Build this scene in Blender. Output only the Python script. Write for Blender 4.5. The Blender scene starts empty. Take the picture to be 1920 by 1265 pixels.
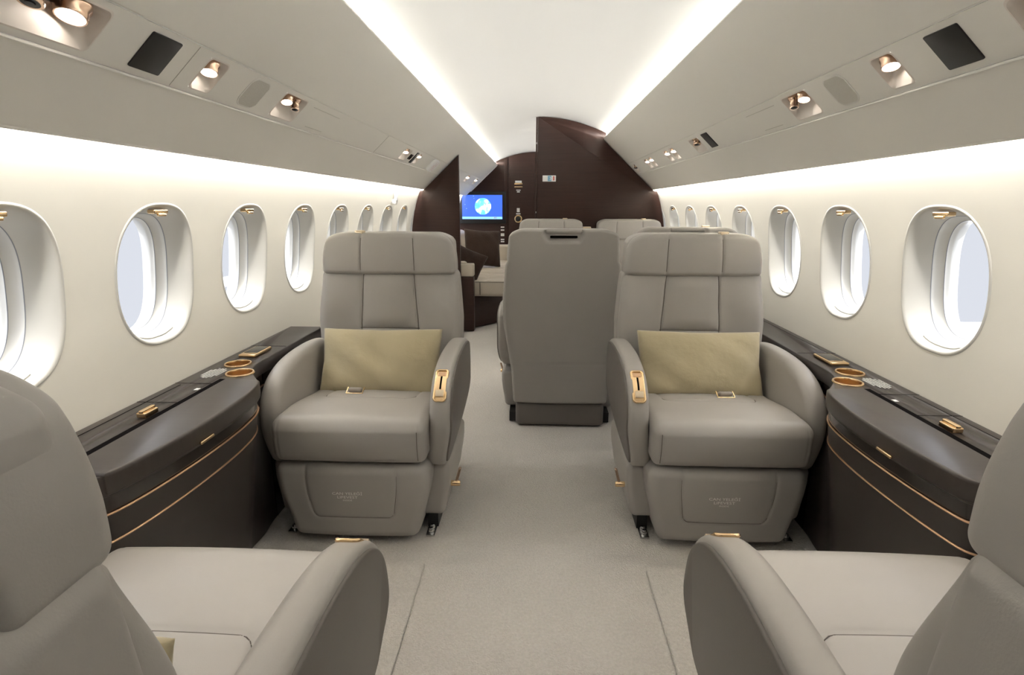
import bpy, bmesh, math, random
import numpy as np
from mathutils import Vector, Matrix
random.seed(4)
S = bpy.context.scene
COL = S.collection
PI = math.pi

# ------------------------------------------------------------------ materials
def nodes(name):
    m = bpy.data.materials.new(name); m.use_nodes = True
    nt = m.node_tree; b = nt.nodes['Principled BSDF']
    return m, nt, b
def mat(name, col, rough=.5, metal=0, spec=.5, coat=0, bump=None, vary=0, sheen=0):
    m, nt, b = nodes(name)
    b.inputs['Base Color'].default_value = (*col, 1)
    b.inputs['Roughness'].default_value = rough
    b.inputs['Metallic'].default_value = metal
    b.inputs['Specular IOR Level'].default_value = spec
    b.inputs['Coat Weight'].default_value = coat
    b.inputs['Coat Roughness'].default_value = .08
    if sheen:
        b.inputs['Sheen Weight'].default_value = sheen
    tc = nt.nodes.new('ShaderNodeTexCoord')
    if bump:
        sc, st, dist = bump
        n = nt.nodes.new('ShaderNodeTexNoise'); n.inputs['Scale'].default_value = sc
        n.inputs['Detail'].default_value = 4
        bp = nt.nodes.new('ShaderNodeBump'); bp.inputs['Strength'].default_value = st
        bp.inputs['Distance'].default_value = dist
        nt.links.new(tc.outputs['Object'], n.inputs['Vector'])
        nt.links.new(n.outputs['Fac'], bp.inputs['Height'])
        nt.links.new(bp.outputs['Normal'], b.inputs['Normal'])
    if vary:
        n2 = nt.nodes.new('ShaderNodeTexNoise'); n2.inputs['Scale'].default_value = 7
        n2.inputs['Detail'].default_value = 5
        mx = nt.nodes.new('ShaderNodeMix'); mx.data_type = 'RGBA'
        mx.inputs[6].default_value = (*[c*(1-vary) for c in col], 1)
        mx.inputs[7].default_value = (*[min(1, c*(1+vary)) for c in col], 1)
        nt.links.new(tc.outputs['Object'], n2.inputs['Vector'])
        nt.links.new(n2.outputs['Fac'], mx.inputs[0])
        nt.links.new(mx.outputs[2], b.inputs['Base Color'])
    return m
def emit(name, col, strength):
    m, nt, b = nodes(name)
    b.inputs['Base Color'].default_value = (*col, 1)
    b.inputs['Emission Color'].default_value = (*col, 1)
    b.inputs['Emission Strength'].default_value = strength
    return m
def wood(name, c1, c2, rough, coat, scale=(3, 3, 60)):
    m, nt, b = nodes(name)
    tc = nt.nodes.new('ShaderNodeTexCoord'); mp = nt.nodes.new('ShaderNodeMapping')
    mp.inputs['Scale'].default_value = scale
    n = nt.nodes.new('ShaderNodeTexNoise'); n.inputs['Scale'].default_value = 2; n.inputs['Detail'].default_value = 8
    r = nt.nodes.new('ShaderNodeMix'); r.data_type = 'RGBA'
    r.inputs[6].default_value = (*c1, 1); r.inputs[7].default_value = (*c2, 1)
    nt.links.new(tc.outputs['Object'], mp.inputs['Vector']); nt.links.new(mp.outputs['Vector'], n.inputs['Vector'])
    nt.links.new(n.outputs['Fac'], r.inputs[0]); nt.links.new(r.outputs[2], b.inputs['Base Color'])
    b.inputs['Roughness'].default_value = rough; b.inputs['Specular IOR Level'].default_value = .3
    b.inputs['Coat Weight'].default_value = coat; b.inputs['Coat Roughness'].default_value = .26
    return m
def carpet_mat(name, col, dark):
    m, nt, b = nodes(name)
    tc = nt.nodes.new('ShaderNodeTexCoord')
    v = nt.nodes.new('ShaderNodeTexVoronoi'); v.inputs['Scale'].default_value = 230
    n = nt.nodes.new('ShaderNodeTexNoise'); n.inputs['Scale'].default_value = 5; n.inputs['Detail'].default_value = 4
    n3 = nt.nodes.new('ShaderNodeTexNoise'); n3.inputs['Scale'].default_value = 120; n3.inputs['Detail'].default_value = 2
    ad = nt.nodes.new('ShaderNodeMath'); ad.operation = 'MULTIPLY_ADD'
    ad.inputs[1].default_value = .35
    nt.links.new(tc.outputs['Object'], v.inputs['Vector']); nt.links.new(tc.outputs['Object'], n.inputs['Vector'])
    nt.links.new(tc.outputs['Object'], n3.inputs['Vector'])
    nt.links.new(n.outputs['Fac'], ad.inputs[0]); nt.links.new(n3.outputs['Fac'], ad.inputs[2])
    mx = nt.nodes.new('ShaderNodeMix'); mx.data_type = 'RGBA'
    mx.inputs[6].default_value = (*dark, 1); mx.inputs[7].default_value = (*col, 1)
    nt.links.new(ad.outputs[0], mx.inputs[0]); nt.links.new(mx.outputs[2], b.inputs['Base Color'])
    bp = nt.nodes.new('ShaderNodeBump'); bp.inputs['Strength'].default_value = .7; bp.inputs['Distance'].default_value = .004
    nt.links.new(v.outputs['Distance'], bp.inputs['Height']); nt.links.new(bp.outputs['Normal'], b.inputs['Normal'])
    b.inputs['Roughness'].default_value = .95; b.inputs['Specular IOR Level'].default_value = .15
    b.inputs['Sheen Weight'].default_value = .15
    return m
def glass_mat():
    m = bpy.data.materials.new('window_glass'); m.use_nodes = True
    nt = m.node_tree; nt.nodes.clear()
    o = nt.nodes.new('ShaderNodeOutputMaterial'); mx = nt.nodes.new('ShaderNodeMixShader')
    t = nt.nodes.new('ShaderNodeBsdfTransparent'); g = nt.nodes.new('ShaderNodeBsdfGlossy')
    t.inputs['Color'].default_value = (.97, .98, 1, 1); g.inputs['Roughness'].default_value = .02
    fr = nt.nodes.new('ShaderNodeLayerWeight'); fr.inputs['Blend'].default_value = .06
    nt.links.new(fr.outputs['Fresnel'], mx.inputs[0]); nt.links.new(t.outputs[0], mx.inputs[1]); nt.links.new(g.outputs[0], mx.inputs[2])
    nt.links.new(mx.outputs[0], o.inputs[0])
    return m

LEATHER = (.40, .375, .345)
M = dict(
    leather=mat('taupe_leather', LEATHER, .40, spec=.5, bump=(420, .10, .002), vary=.04),
    leather_dk=mat('dark_taupe_leather', (.165, .145, .130), .45, bump=(420, .10, .002)),  # own dark grey-brown leather of arm side panels, base and pivot tube
    leather_sofa=mat('cream_leather', (.52, .46, .38), .42, bump=(300, .1, .002), vary=.04),
    seam=mat('seam_thread', (.115, .095, .08), .7),
    stitch=mat('stitch_thread', (.42, .38, .33), .7),
    brass=mat('brushed_brass', (.86, .62, .36), .22, metal=1),
    copper=mat('copper_inlay', (.62, .40, .25), .30, metal=1),
    gold=mat('warm_gold', (.80, .58, .34), .28, metal=1),
    rose=mat('rose_brass', (.66, .47, .35), .25, metal=1),
    chrome=mat('steel', (.6, .6, .6), .2, metal=1),
    black=mat('black_satin', (.012, .011, .011), .4),
    blackgap=mat('black_gap', (.006, .005, .005), .9, spec=.03),
    lacquer=wood('dark_brown_lacquer', (.040, .031, .027), (.058, .047, .041), .38, .2, (3, 40, 3)),
    lacquer_lo=mat('umber_leather_panel', (.044, .034, .030), .42, bump=(300, .06, .001)),
    lacquer_dk=mat('deep_brown_gloss', (.016, .009, .007), .20, coat=.3),
    wood=wood('wenge_veneer', (.022, .0085, .006), (.048, .021, .0145), .42, .06, (2, 2, 55)),
    wall=mat('cream_wall_leather', (.85, .815, .725), .55, spec=.3, bump=(260, .06, .001)),
    soffit=mat('stone_soffit_leather', (.79, .765, .705), .55, spec=.3, bump=(260, .05, .001)),
    ceil=mat('ivory_ceiling', (.82, .81, .775), .6, spec=.25),
    reveal=mat('white_window_reveal', (.66, .64, .585), .35, spec=.5),
    white=mat('white_plastic', (.80, .79, .76), .4),
    scoop=mat('blush_scoop', (.72, .655, .59), .4),
    grille=mat('grille_mesh', (.72, .70, .65), .6, bump=(600, .15, .001)),
    carpet=carpet_mat('beige_loop_carpet', (.69, .65, .595), (.50, .468, .42)),
    gold_fabric=mat('gold_velvet', (.48, .41, .265), .75, spec=.2, bump=(35, .25, .01), vary=.13, sheen=.35),
    brown_fabric=mat('brown_velvet', (.045, .026, .018), .85, spec=.2, bump=(60, .4, .01), vary=.3, sheen=.15),
    webbing=mat('grey_webbing', (.33, .29, .25), .6),
    bulb=emit('warm_bulb', (1, .93, .85), 6),
    glass=glass_mat(),
    wing=mat('white_wing_paint', (.9, .9, .9), .5),
    text=mat('pale_print', (.88, .86, .82), .6),
    red=mat('red_print', (.55, .12, .10), .6),
    placard=mat('placard_white', (.80, .80, .79), .4),
    blue=mat('placard_blue', (.20, .42, .60), .4),
    darkglass=mat('smoked_glass', (.05, .047, .042), .12),
)

# ------------------------------------------------------------------ mesh helpers
class MB:
    """gathers vertices, faces and material slots of ONE mesh"""
    def __init__(s): s.v = []; s.f = []; s.m = []
    def add(s, V, F, mi=0):
        o = len(s.v); s.v.extend([tuple(map(float, p)) for p in V])
        s.f.extend([tuple(i+o for i in f) for f in F]); s.m.extend([mi]*len(F)); return s
    def mapv(s, fn, start=0):
        s.v[start:] = [tuple(fn(*p)) for p in s.v[start:]]; return s
    def build(s, name, mats, parent=None, angle=40, mirror=False, smooth=True, recalc=True):
        me = bpy.data.meshes.new(name)
        V = [(-x, y, z) for x, y, z in s.v] if mirror else s.v
        F = [f[::-1] for f in s.f] if mirror else s.f
        me.from_pydata(V, [], F)
        me.polygons.foreach_set('material_index', s.m)
        if not isinstance(mats, (list, tuple)): mats = [mats]
        for k in mats: me.materials.append(M[k] if isinstance(k, str) else k)
        bm = bmesh.new(); bm.from_mesh(me)
        bmesh.ops.remove_doubles(bm, verts=bm.verts, dist=1e-6)
        if recalc: bmesh.ops.recalc_face_normals(bm, faces=bm.faces)
        if smooth:
            a = math.radians(angle)
            for f in bm.faces: f.smooth = True
            for e in bm.edges:
                if len(e.link_faces) == 2 and e.calc_face_angle(0) > a: e.smooth = False
        bm.to_mesh(me); bm.free()
        o = bpy.data.objects.new(name, me); COL.objects.link(o)
        if parent is not None: o.parent = parent
        return o

def axis(h, r, n, nr):
    c = [h-r+r*math.tan(math.radians(45)*k/nr) for k in range(nr+1)]
    inner = list(np.linspace(-(h-r), h-r, n+1))
    return [-x for x in c[::-1]] + inner[1:-1] + c
def rbox(mb, size, r, n=(4, 4, 4), nr=4, deform=None, loc=(0, 0, 0), mi=0):
    """box with rounded edges; deform takes the local point (centred box)"""
    hx, hy, hz = [s/2 for s in size]; r = min(r, hx*.98, hy*.98, hz*.98)
    H = (hx, hy, hz); A = [axis(H[i], r, n[i], nr) for i in range(3)]
    key = {}; V = []; F = []
    def vid(p):
        k = tuple(round(c, 6) for c in p)
        if k not in key:
            q = []; d = []
            for i in range(3):
                c = max(-(H[i]-r), min(H[i]-r, p[i])); q.append(c); d.append(p[i]-c)
            L = math.sqrt(sum(x*x for x in d)) or 1
            pt = [q[i]+r*d[i]/L for i in range(3)]
            if deform: pt = deform(*pt)
            key[k] = len(V); V.append((pt[0]+loc[0], pt[1]+loc[1], pt[2]+loc[2]))
        return key[k]
    for ax in range(3):
        u, w = [(1, 2), (2, 0), (0, 1)][ax]
        for s in (-1, 1):
            for i in range(len(A[u])-1):
                for j in range(len(A[w])-1):
                    q = []
                    for (a, b) in ((i, j), (i+1, j), (i+1, j+1), (i, j+1)):
                        p = [0, 0, 0]; p[ax] = s*H[ax]; p[u] = A[u][a]; p[w] = A[w][b]; q.append(vid(p))
                    F.append(q if s > 0 else q[::-1])
    mb.add(V, F, mi); return mb
def box(mb, x0, x1, y0, y1, z0, z1, mi=0, r=None):
    if r:
        return rbox(mb, (x1-x0, y1-y0, z1-z0), r, (1, 1, 1), 3, None, ((x0+x1)/2, (y0+y1)/2, (z0+z1)/2), mi)
    V = [(x, y, z) for x in (x0, x1) for y in (y0, y1) for z in (z0, z1)]
    mb.add(V, [(0, 1, 3, 2), (4, 6, 7, 5), (0, 4, 5, 1), (2, 3, 7, 6), (0, 2, 6, 4), (1, 5, 7, 3)], mi); return mb
def chaikin(P, it=2, closed=True):
    for _ in range(it):
        Q = []; n = len(P)
        rng = range(n) if closed else range(n-1)
        if not closed: Q.append(P[0])
        for i in rng:
            a = P[i]; b = P[(i+1) % n]
            Q.append(tuple(.75*x+.25*y for x, y in zip(a, b))); Q.append(tuple(.25*x+.75*y for x, y in zip(a, b)))
        if not closed: Q.append(P[-1])
        P = Q
    return P
def area2(P): return sum(P[i][0]*P[(i+1) % len(P)][1]-P[(i+1) % len(P)][0]*P[i][1] for i in range(len(P)))/2
def inset(P, d):
    """move a counter-clockwise outline inwards by d"""
    n = len(P); out = []
    for i in range(n):
        a, b, c = P[i-1], P[i], P[(i+1) % n]
        e1 = Vector((b[0]-a[0], b[1]-a[1])); e2 = Vector((c[0]-b[0], c[1]-b[1]))
        if e1.length < 1e-9: e1 = e2
        if e2.length < 1e-9: e2 = e1
        e1.normalize(); e2.normalize()
        n1 = Vector((-e1.y, e1.x)); n2 = Vector((-e2.y, e2.x)); m = n1+n2
        if m.length < 1e-6: m = n1
        m.normalize(); k = 1/max(.5, m.dot(n1))
        out.append((b[0]+m.x*d*k, b[1]+m.y*d*k))
    return out
def pad(mb, P, t0, t1, r, place, nr=5, mi=0, r1=None):
    """outline P (2-D) thickened from t0 to t1 with rounded rims; place(u, v, t) -> 3-D"""
    if area2(P) < 0: P = P[::-1]
    r1 = r if r1 is None else r1
    rings = []
    for k in range(nr+1):
        a = PI/2*k/nr; rings.append((r*(1-math.sin(a)), t0+r*(1-math.cos(a))))
    for k in range(nr+1):
        a = PI/2*(1-k/nr); rings.append((r1*(1-math.sin(a)), t1-r1*(1-math.cos(a))))
    V = []; n = len(P)
    for d, t in rings:
        V += [place(u, v, t) for u, v in inset(P, d)]
    F = []
    for k in range(len(rings)-1):
        for i in range(n):
            j = (i+1) % n; F.append((k*n+i, k*n+j, (k+1)*n+j, (k+1)*n+i))
    F.append(tuple(range(n))[::-1]); F.append(tuple((len(rings)-1)*n+i for i in range(n)))
    mb.add(V, F, mi); return mb
def tube(mb, P, r, seg=8, mi=0, closed=False, cap=True):
    P = [Vector(p) for p in P]; n = len(P); V = []; F = []
    up = None
    for i in range(n):
        if closed: d = P[(i+1) % n]-P[i-1]
        else: d = P[min(i+1, n-1)]-P[max(i-1, 0)]
        if d.length < 1e-9: d = Vector((0, 0, 1))
        d.normalize()
        if up is None:
            up = Vector((0, 0, 1)) if abs(d.z) < .9 else Vector((1, 0, 0))
        a = d.cross(up)
        if a.length < 1e-6: a = d.orthogonal()
        a.normalize(); up = a.cross(d)
        rr = r[i] if isinstance(r, (list, tuple)) else r
        for k in range(seg):
            t = 2*PI*k/seg; V.append(P[i]+(a*math.cos(t)+up*math.sin(t))*rr)
    m = n if closed else n-1
    for i in range(m):
        for k in range(seg):
            j = (i+1) % n; l = (k+1) % seg
            F.append((i*seg+k, i*seg+l, j*seg+l, j*seg+k))
    if cap and not closed:
        F.append(tuple(range(seg))[::-1]); F.append(tuple((n-1)*seg+k for k in range(seg)))
    mb.add(V, F, mi); return mb
def lathe(mb, prof, T=None, seg=28, mi=0):
    """profile (radius, height) turned about local z, then moved by matrix T"""
    V = []; F = []
    for (r, h) in prof:
        for k in range(seg):
            a = 2*PI*k/seg; p = Vector((r*math.cos(a), r*math.sin(a), h)); V.append(T @ p if T else p)
    for i in range(len(prof)-1):
        for k in range(seg):
            l = (k+1) % seg; F.append((i*seg+k, i*seg+l, (i+1)*seg+l, (i+1)*seg+k))
    F.append(tuple(range(seg))[::-1]); F.append(tuple((len(prof)-1)*seg+k for k in range(seg)))
    mb.add(V, F, mi); return mb
def ring(mb, prof, T, seg=40, ribs=False, mi=0):
    V = []; F = []; n = len(prof)
    for (r, h) in prof:
        for k in range(seg):
            a = 2*PI*k/seg; q = r-(.0006*(k % 2) if ribs and r > .03 else 0); V.append(T @ Vector((q*math.cos(a), q*math.sin(a), h)))
    for i in range(n):
        for k in range(seg):
            l = (k+1) % seg; j = (i+1) % n; F.append((i*seg+k, i*seg+l, j*seg+l, j*seg+k))
    mb.add(V, F, mi); return mb
def rrect(w, h, r, n=6, cx=0, cy=0):
    P = []
    for (sx, sy, a0) in ((1, 1, 0), (-1, 1, 90), (-1, -1, 180), (1, -1, 270)):
        for k in range(n+1):
            a = math.radians(a0+90*k/n)
            P.append((cx+sx*(w/2-r)+r*math.cos(a), cy+sy*(h/2-r)+r*math.sin(a)))
    return P
def frameT(o, xdir, zdir):
    z = Vector(zdir).normalized(); x = Vector(xdir); x = (x-z*x.dot(z)).normalized(); y = z.cross(x)
    return Matrix(((x.x, y.x, z.x, o[0]), (x.y, y.y, z.y, o[1]), (x.z, y.z, z.z, o[2]), (0, 0, 0, 1)))
def segd(px, py, poly):
    """distance of points (arrays) to a polyline"""
    best = 9.
    for (a, b) in zip(poly[:-1], poly[1:]):
        dx, dy = b[0]-a[0], b[1]-a[1]; L = dx*dx+dy*dy or 1e-12
        t = max(0, min(1, ((px-a[0])*dx+(py-a[1])*dy)/L))
        best = min(best, math.hypot(px-a[0]-t*dx, py-a[1]-t*dy))
    return best
def groove(px, py, polys, w=.0035, depth=.004):
    d = min(segd(px, py, p) for p in polys)
    return depth*math.exp(-(d/w)**2) + .35*depth*math.exp(-(d/(w*4))**2)
def sst(a, b, x):
    t = max(0, min(1, (x-a)/(b-a))); return t*t*(3-2*t)
def lerp_tab(tab, x):
    if x <= tab[0][0]: return tab[0][1]
    for (a, va), (b, vb) in zip(tab[:-1], tab[1:]):
        if x <= b: return va+(vb-va)*(x-a)/(b-a)
    return tab[-1][1]

def seam_line(mb, polys, fn, r=.0013, step=.006, mi=1):
    """stitched seam: thin thread laid along 2-D polylines, fn maps (u, v) to the upholstered surface"""
    for poly in polys:
        P = []
        for a, b in zip(poly[:-1], poly[1:]):
            n = max(1, int(math.hypot(b[0]-a[0], b[1]-a[1])/step))
            P += [(a[0]+(b[0]-a[0])*i/n, a[1]+(b[1]-a[1])*i/n) for i in range(n)]
        P.append(poly[-1]); tube(mb, [fn(*p) for p in P], r, 6, mi)
    return mb
# ------------------------------------------------------------------ scene bookkeeping
def tag(o, label, cat, group=None, kind=None):
    if label: o['label'] = label
    if cat: o['category'] = cat
    if group: o['group'] = group
    if kind: o['kind'] = kind
    return o
def structure(o, label=None): o['kind'] = 'structure'; (label and o.__setitem__('label', label)); return o
def thing(name, loc=(0, 0, 0), rz=0):
    o = bpy.data.objects.new(name, None); COL.objects.link(o)
    o.location = loc; o.rotation_euler = (0, 0, rz); o.empty_display_size = .05
    return o
def kids(o, table): return table.get(o.name, [])
def dup(root, loc, rz, label, group=None, skip=()):
    """copy a thing with copies of its parts and sub-parts (mesh data shared)"""
    r = root.copy(); COL.objects.link(r); r.location = loc; r.rotation_euler = (0, 0, rz); r['label'] = label
    if group: r['group'] = group
    for ch in list(root.children):
        if ch.name.split('.')[0] in skip: continue
        c = ch.copy(); COL.objects.link(c); c.parent = r
        for g in ch.children:
            d = g.copy(); COL.objects.link(d); d.parent = c
    return r
def text_mesh(mb, body, size, place, mi=0, sx=1.0):
    cu = bpy.data.curves.new('lettering', 'FONT'); cu.body = body; cu.size = size; cu.align_x = 'CENTER'; cu.align_y = 'CENTER'
    cu.resolution_u = 2
    ob = bpy.data.objects.new('lettering', cu); COL.objects.link(ob)
    dg = bpy.context.evaluated_depsgraph_get(); me = bpy.data.meshes.new_from_object(ob.evaluated_get(dg))
    V = [place(v.co.x*sx, v.co.y) for v in me.vertices]; F = [tuple(p.vertices) for p in me.polygons]
    mb.add(V, F, mi)
    bpy.data.objects.remove(ob); bpy.data.curves.remove(cu); bpy.data.meshes.remove(me)

# ------------------------------------------------------------------ camera
H = 1.12
def make_camera():
    f = 1040.; d = Vector((1005.1-960, 385.9-632.5, f)).normalized(); roll = .0122
    up = Vector((math.sin(roll), -math.cos(roll), 0)); X = d.cross(up).normalized(); Z = X.cross(d)
    # rows = world axes in camera (x right, y down, z forward); blender camera: x right, y up, -z forward
    R = Matrix(((X.x, -X.y, -X.z), (d.x, -d.y, -d.z), (Z.x, -Z.y, -Z.z)))
    cam = bpy.data.cameras.new('camera'); o = bpy.data.objects.new('camera', cam); COL.objects.link(o)
    cam.sensor_width = 36; cam.sensor_fit = 'HORIZONTAL'; cam.lens = 36*f/1920; cam.clip_start = .02; cam.clip_end = 200
    o.matrix_world = Matrix.Translation((-.01, 0, H)) @ R.to_4x4()
    S.camera = o
make_camera()

# ------------------------------------------------------------------ cabin shell
Y0, Y1, YD = -1.4, 7.95, 4.87
def Xw(z):
    """inner face of the side wall at height z"""
    if z < .8: return 1.094-.10*(.8-max(z, .55))**2
    return 1.094-.44*(min(z, 1.262)-.8)**2
WZ = .926; PITCH = .491; WC = [1.54+PITCH*k for k in range(-5, 13)]
def sup(a, b, t, n=2.5):
    c, s = math.cos(t), math.sin(t)
    return (a*math.copysign(abs(c)**(2/n), c), b*math.copysign(abs(s)**(2/n), s))
NW = 72
def wall(side):
    mb = MB(); z0, z1 = .62, 1.235
    for yc in WC:
        ya, yb = yc-PITCH/2, yc+PITCH/2
        rings = []
        inner = [sup(.168, .200, 2*PI*k/NW) for k in range(NW)]
        outer = []
        for k in range(NW):
            t = 2*PI*k/NW; c, s = math.cos(t), math.sin(t); hy = PITCH/2; hu, hd = z1-WZ, WZ-z0
            hz = hu if s > 0 else hd
            q = 1/max(abs(c)/hy, abs(s)/hz); outer.append((c*q, s*q))
        # corner points
        R = 7; V = []
        for i in range(R+1):
            u = i/R
            for (a, b) in zip(inner, outer):
                y = a[0]*(1-u)+b[0]*u; z = WZ+a[1]*(1-u)+b[1]*u
                V.append((side*Xw(z), yc+y, z))
        F = []
        for i in range(R):
            for k in range(NW):
                l = (k+1) % NW; F.append((i*NW+k, i*NW+l, (i+1)*NW+l, (i+1)*NW+k))
        base = len(V)
        for (cy, cz, s0) in ((PITCH/2, z1, 0), (-PITCH/2, z1, 1), (-PITCH/2, z0, 2), (PITCH/2, z0, 3)):
            best = sorted(range(NW), key=lambda k: math.hypot(outer[k][0]-cy, WZ+outer[k][1]-cz))[:2]
            if abs(outer[best[0]][0]-cy)+abs(WZ+outer[best[0]][1]-cz) > 1e-6:
                V.append((side*Xw(cz), yc+cy, cz)); F.append((R*NW+best[0], R*NW+best[1], len(V)-1))
        mb.add(V, F)
    ya, yb = WC[0]-PITCH/2, WC[-1]+PITCH/2
    def strip(za, zb, n):
        zs = np.linspace(za, zb, n+1)
        V = [(side*Xw(z), y, z) for z in zs for y in (ya, yb)]
        mb.add(V, [(2*i, 2*i+1, 2*i+3, 2*i+2) for i in range(n)])
    strip(0, z0, 16); strip(z1, 1.46, 8)
    o = mb.build('wall_left' if side < 0 else 'wall_right', 'wall', angle=60)
    structure(o, 'cream leather covered cabin side wall on the %s with oval windows' % ('left' if side < 0 else 'right'))
    return o
wall(-1); wall(1)

def window(side, yc, idx, golden=True):
    def P(d, a, b, t, dz=0):
        y, z = sup(a, b, t); zz = WZ+z+dz; return (side*(Xw(zz)+d), yc+y, zz)
    def loft(rings, n=NW):
        V = []; F = []
        for (d, a, b) in rings: V += [P(d, a, b, 2*PI*k/n) for k in range(n)]
        for i in range(len(rings)-1):
            for k in range(n):
                l = (k+1) % n; F.append((i*n+k, i*n+l, (i+1)*n+l, (i+1)*n+k))
        return V, F
    mb = MB()
    mb.add(*loft([(.001, .1690, .2010), (-.0015, .166, .198), (-.0022, .163, .195), (-.001, .1595, .1915), (.003, .1565, .1885), (.010, .152, .1865), (.030, .139, .180), (.052, .1250, .1725), (.0545, .1232, .1712)]), 0)
    mb.add(*loft([(.0545, .1232, .1712), (.0557, .1220, .1700), (.0569, .1226, .1706)]), 1)
    mb.add(*loft([(.0569, .1226, .1706), (.066, .119, .1675), (.076, .1135, .164), (.080, .1085, .161), (.0805, .1078, .1603)]), 0)
    mb.add(*loft([(.0805, .1078, .1603), (.0815, .1066, .1592), (.0825, .107, .1596)]), 1)
    mb.add(*loft([(.0825, .107, .1596), (.087, .1068, .1592), (.091, .1064, .1584), (.094, .106, .158), (.100, .106, .158), (.13, .12, .17), (.13, .3, .35)]), 0)
    # small ledge of the shade guide at the foot of the reveal
    for dd in (.022, .032):
        tube(mb, [P(dd, .153-.3*dd, .183-.1*dd, -PI/2+math.radians(x)) for x in np.linspace(-24, 24, 14)], .0022, 6, 0)
    o = mb.build('window_%d' % idx, ['reveal', M['grey_line']], angle=70)
    structure(o)
    g = MB(); n = 48
    V = [P(.096, .106, .158, 2*PI*k/n) for k in range(n)]
    g.add(V, [tuple(range(n)) if side < 0 else tuple(range(n))[::-1]])
    g.build('pane', 'glass', o, recalc=False)
    if golden:
        h = MB(); zt = WZ+.176; x = Xw(zt)+.008
        rbox(h, (.024, .058, .012), .004, (2, 4, 2), 3, None, (side*(x), yc, zt))
        rbox(h, (.010, .032, .008), .003, (2, 4, 2), 3, None, (side*(x-.010), yc, zt-.009))
        h.build('shade_handle', 'brass', o)
M['grey_line'] = mat('seal_line', (.30, .31, .33), .6)
n = 1
for side in (-1, 1):
    for yc in WC:
        window(side, yc, n); n += 1

def floor():
    mb = MB(); mb.add([(-1.1, Y0, 0), (1.1, Y0, 0), (1.1, Y1, 0), (-1.1, Y1, 0)], [(0, 1, 2, 3)])
    mb.add([(-1.05, Y0, -.05), (1.05, Y0, -.05), (1.05, Y1, -.05), (-1.05, Y1, -.05)], [(3, 2, 1, 0)])
    structure(mb.build('floor', 'carpet', recalc=False), 'beige loop pile carpet floor of the cabin')
floor()
k = 1
for s in (-1, 1):   # carpet runners over the seat tracks
    mb = MB()
    def dfm(x, y, z): return (x, y, z)
    rbox(mb, (.15, 2.55, .012), .005, (2, 2, 1), 3, None, (s*.425, .27, .005))
    structure(mb.build('trim_%d' % k, 'carpet'), 'carpet cover strip over the %s seat track' % ('left' if s < 0 else 'right')); k += 1

def ceilz(x): return 1.838-.405*x*x
def ceiling():
    mb = MB(); xs = np.linspace(-.72, .72, 49); ys = np.linspace(Y0, Y1, 12)
    V = [(x, y, ceilz(x)) for y in ys for x in xs]; nx = len(xs)
    F = [(j*nx+i, j*nx+i+1, (j+1)*nx+i+1, (j+1)*nx+i) for j in range(len(ys)-1) for i in range(nx-1)]
    mb.add(V, F)
    structure(mb.build('ceiling', 'ceil', angle=80), 'ivory vaulted ceiling panel between two light coves')
ceiling()

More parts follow.
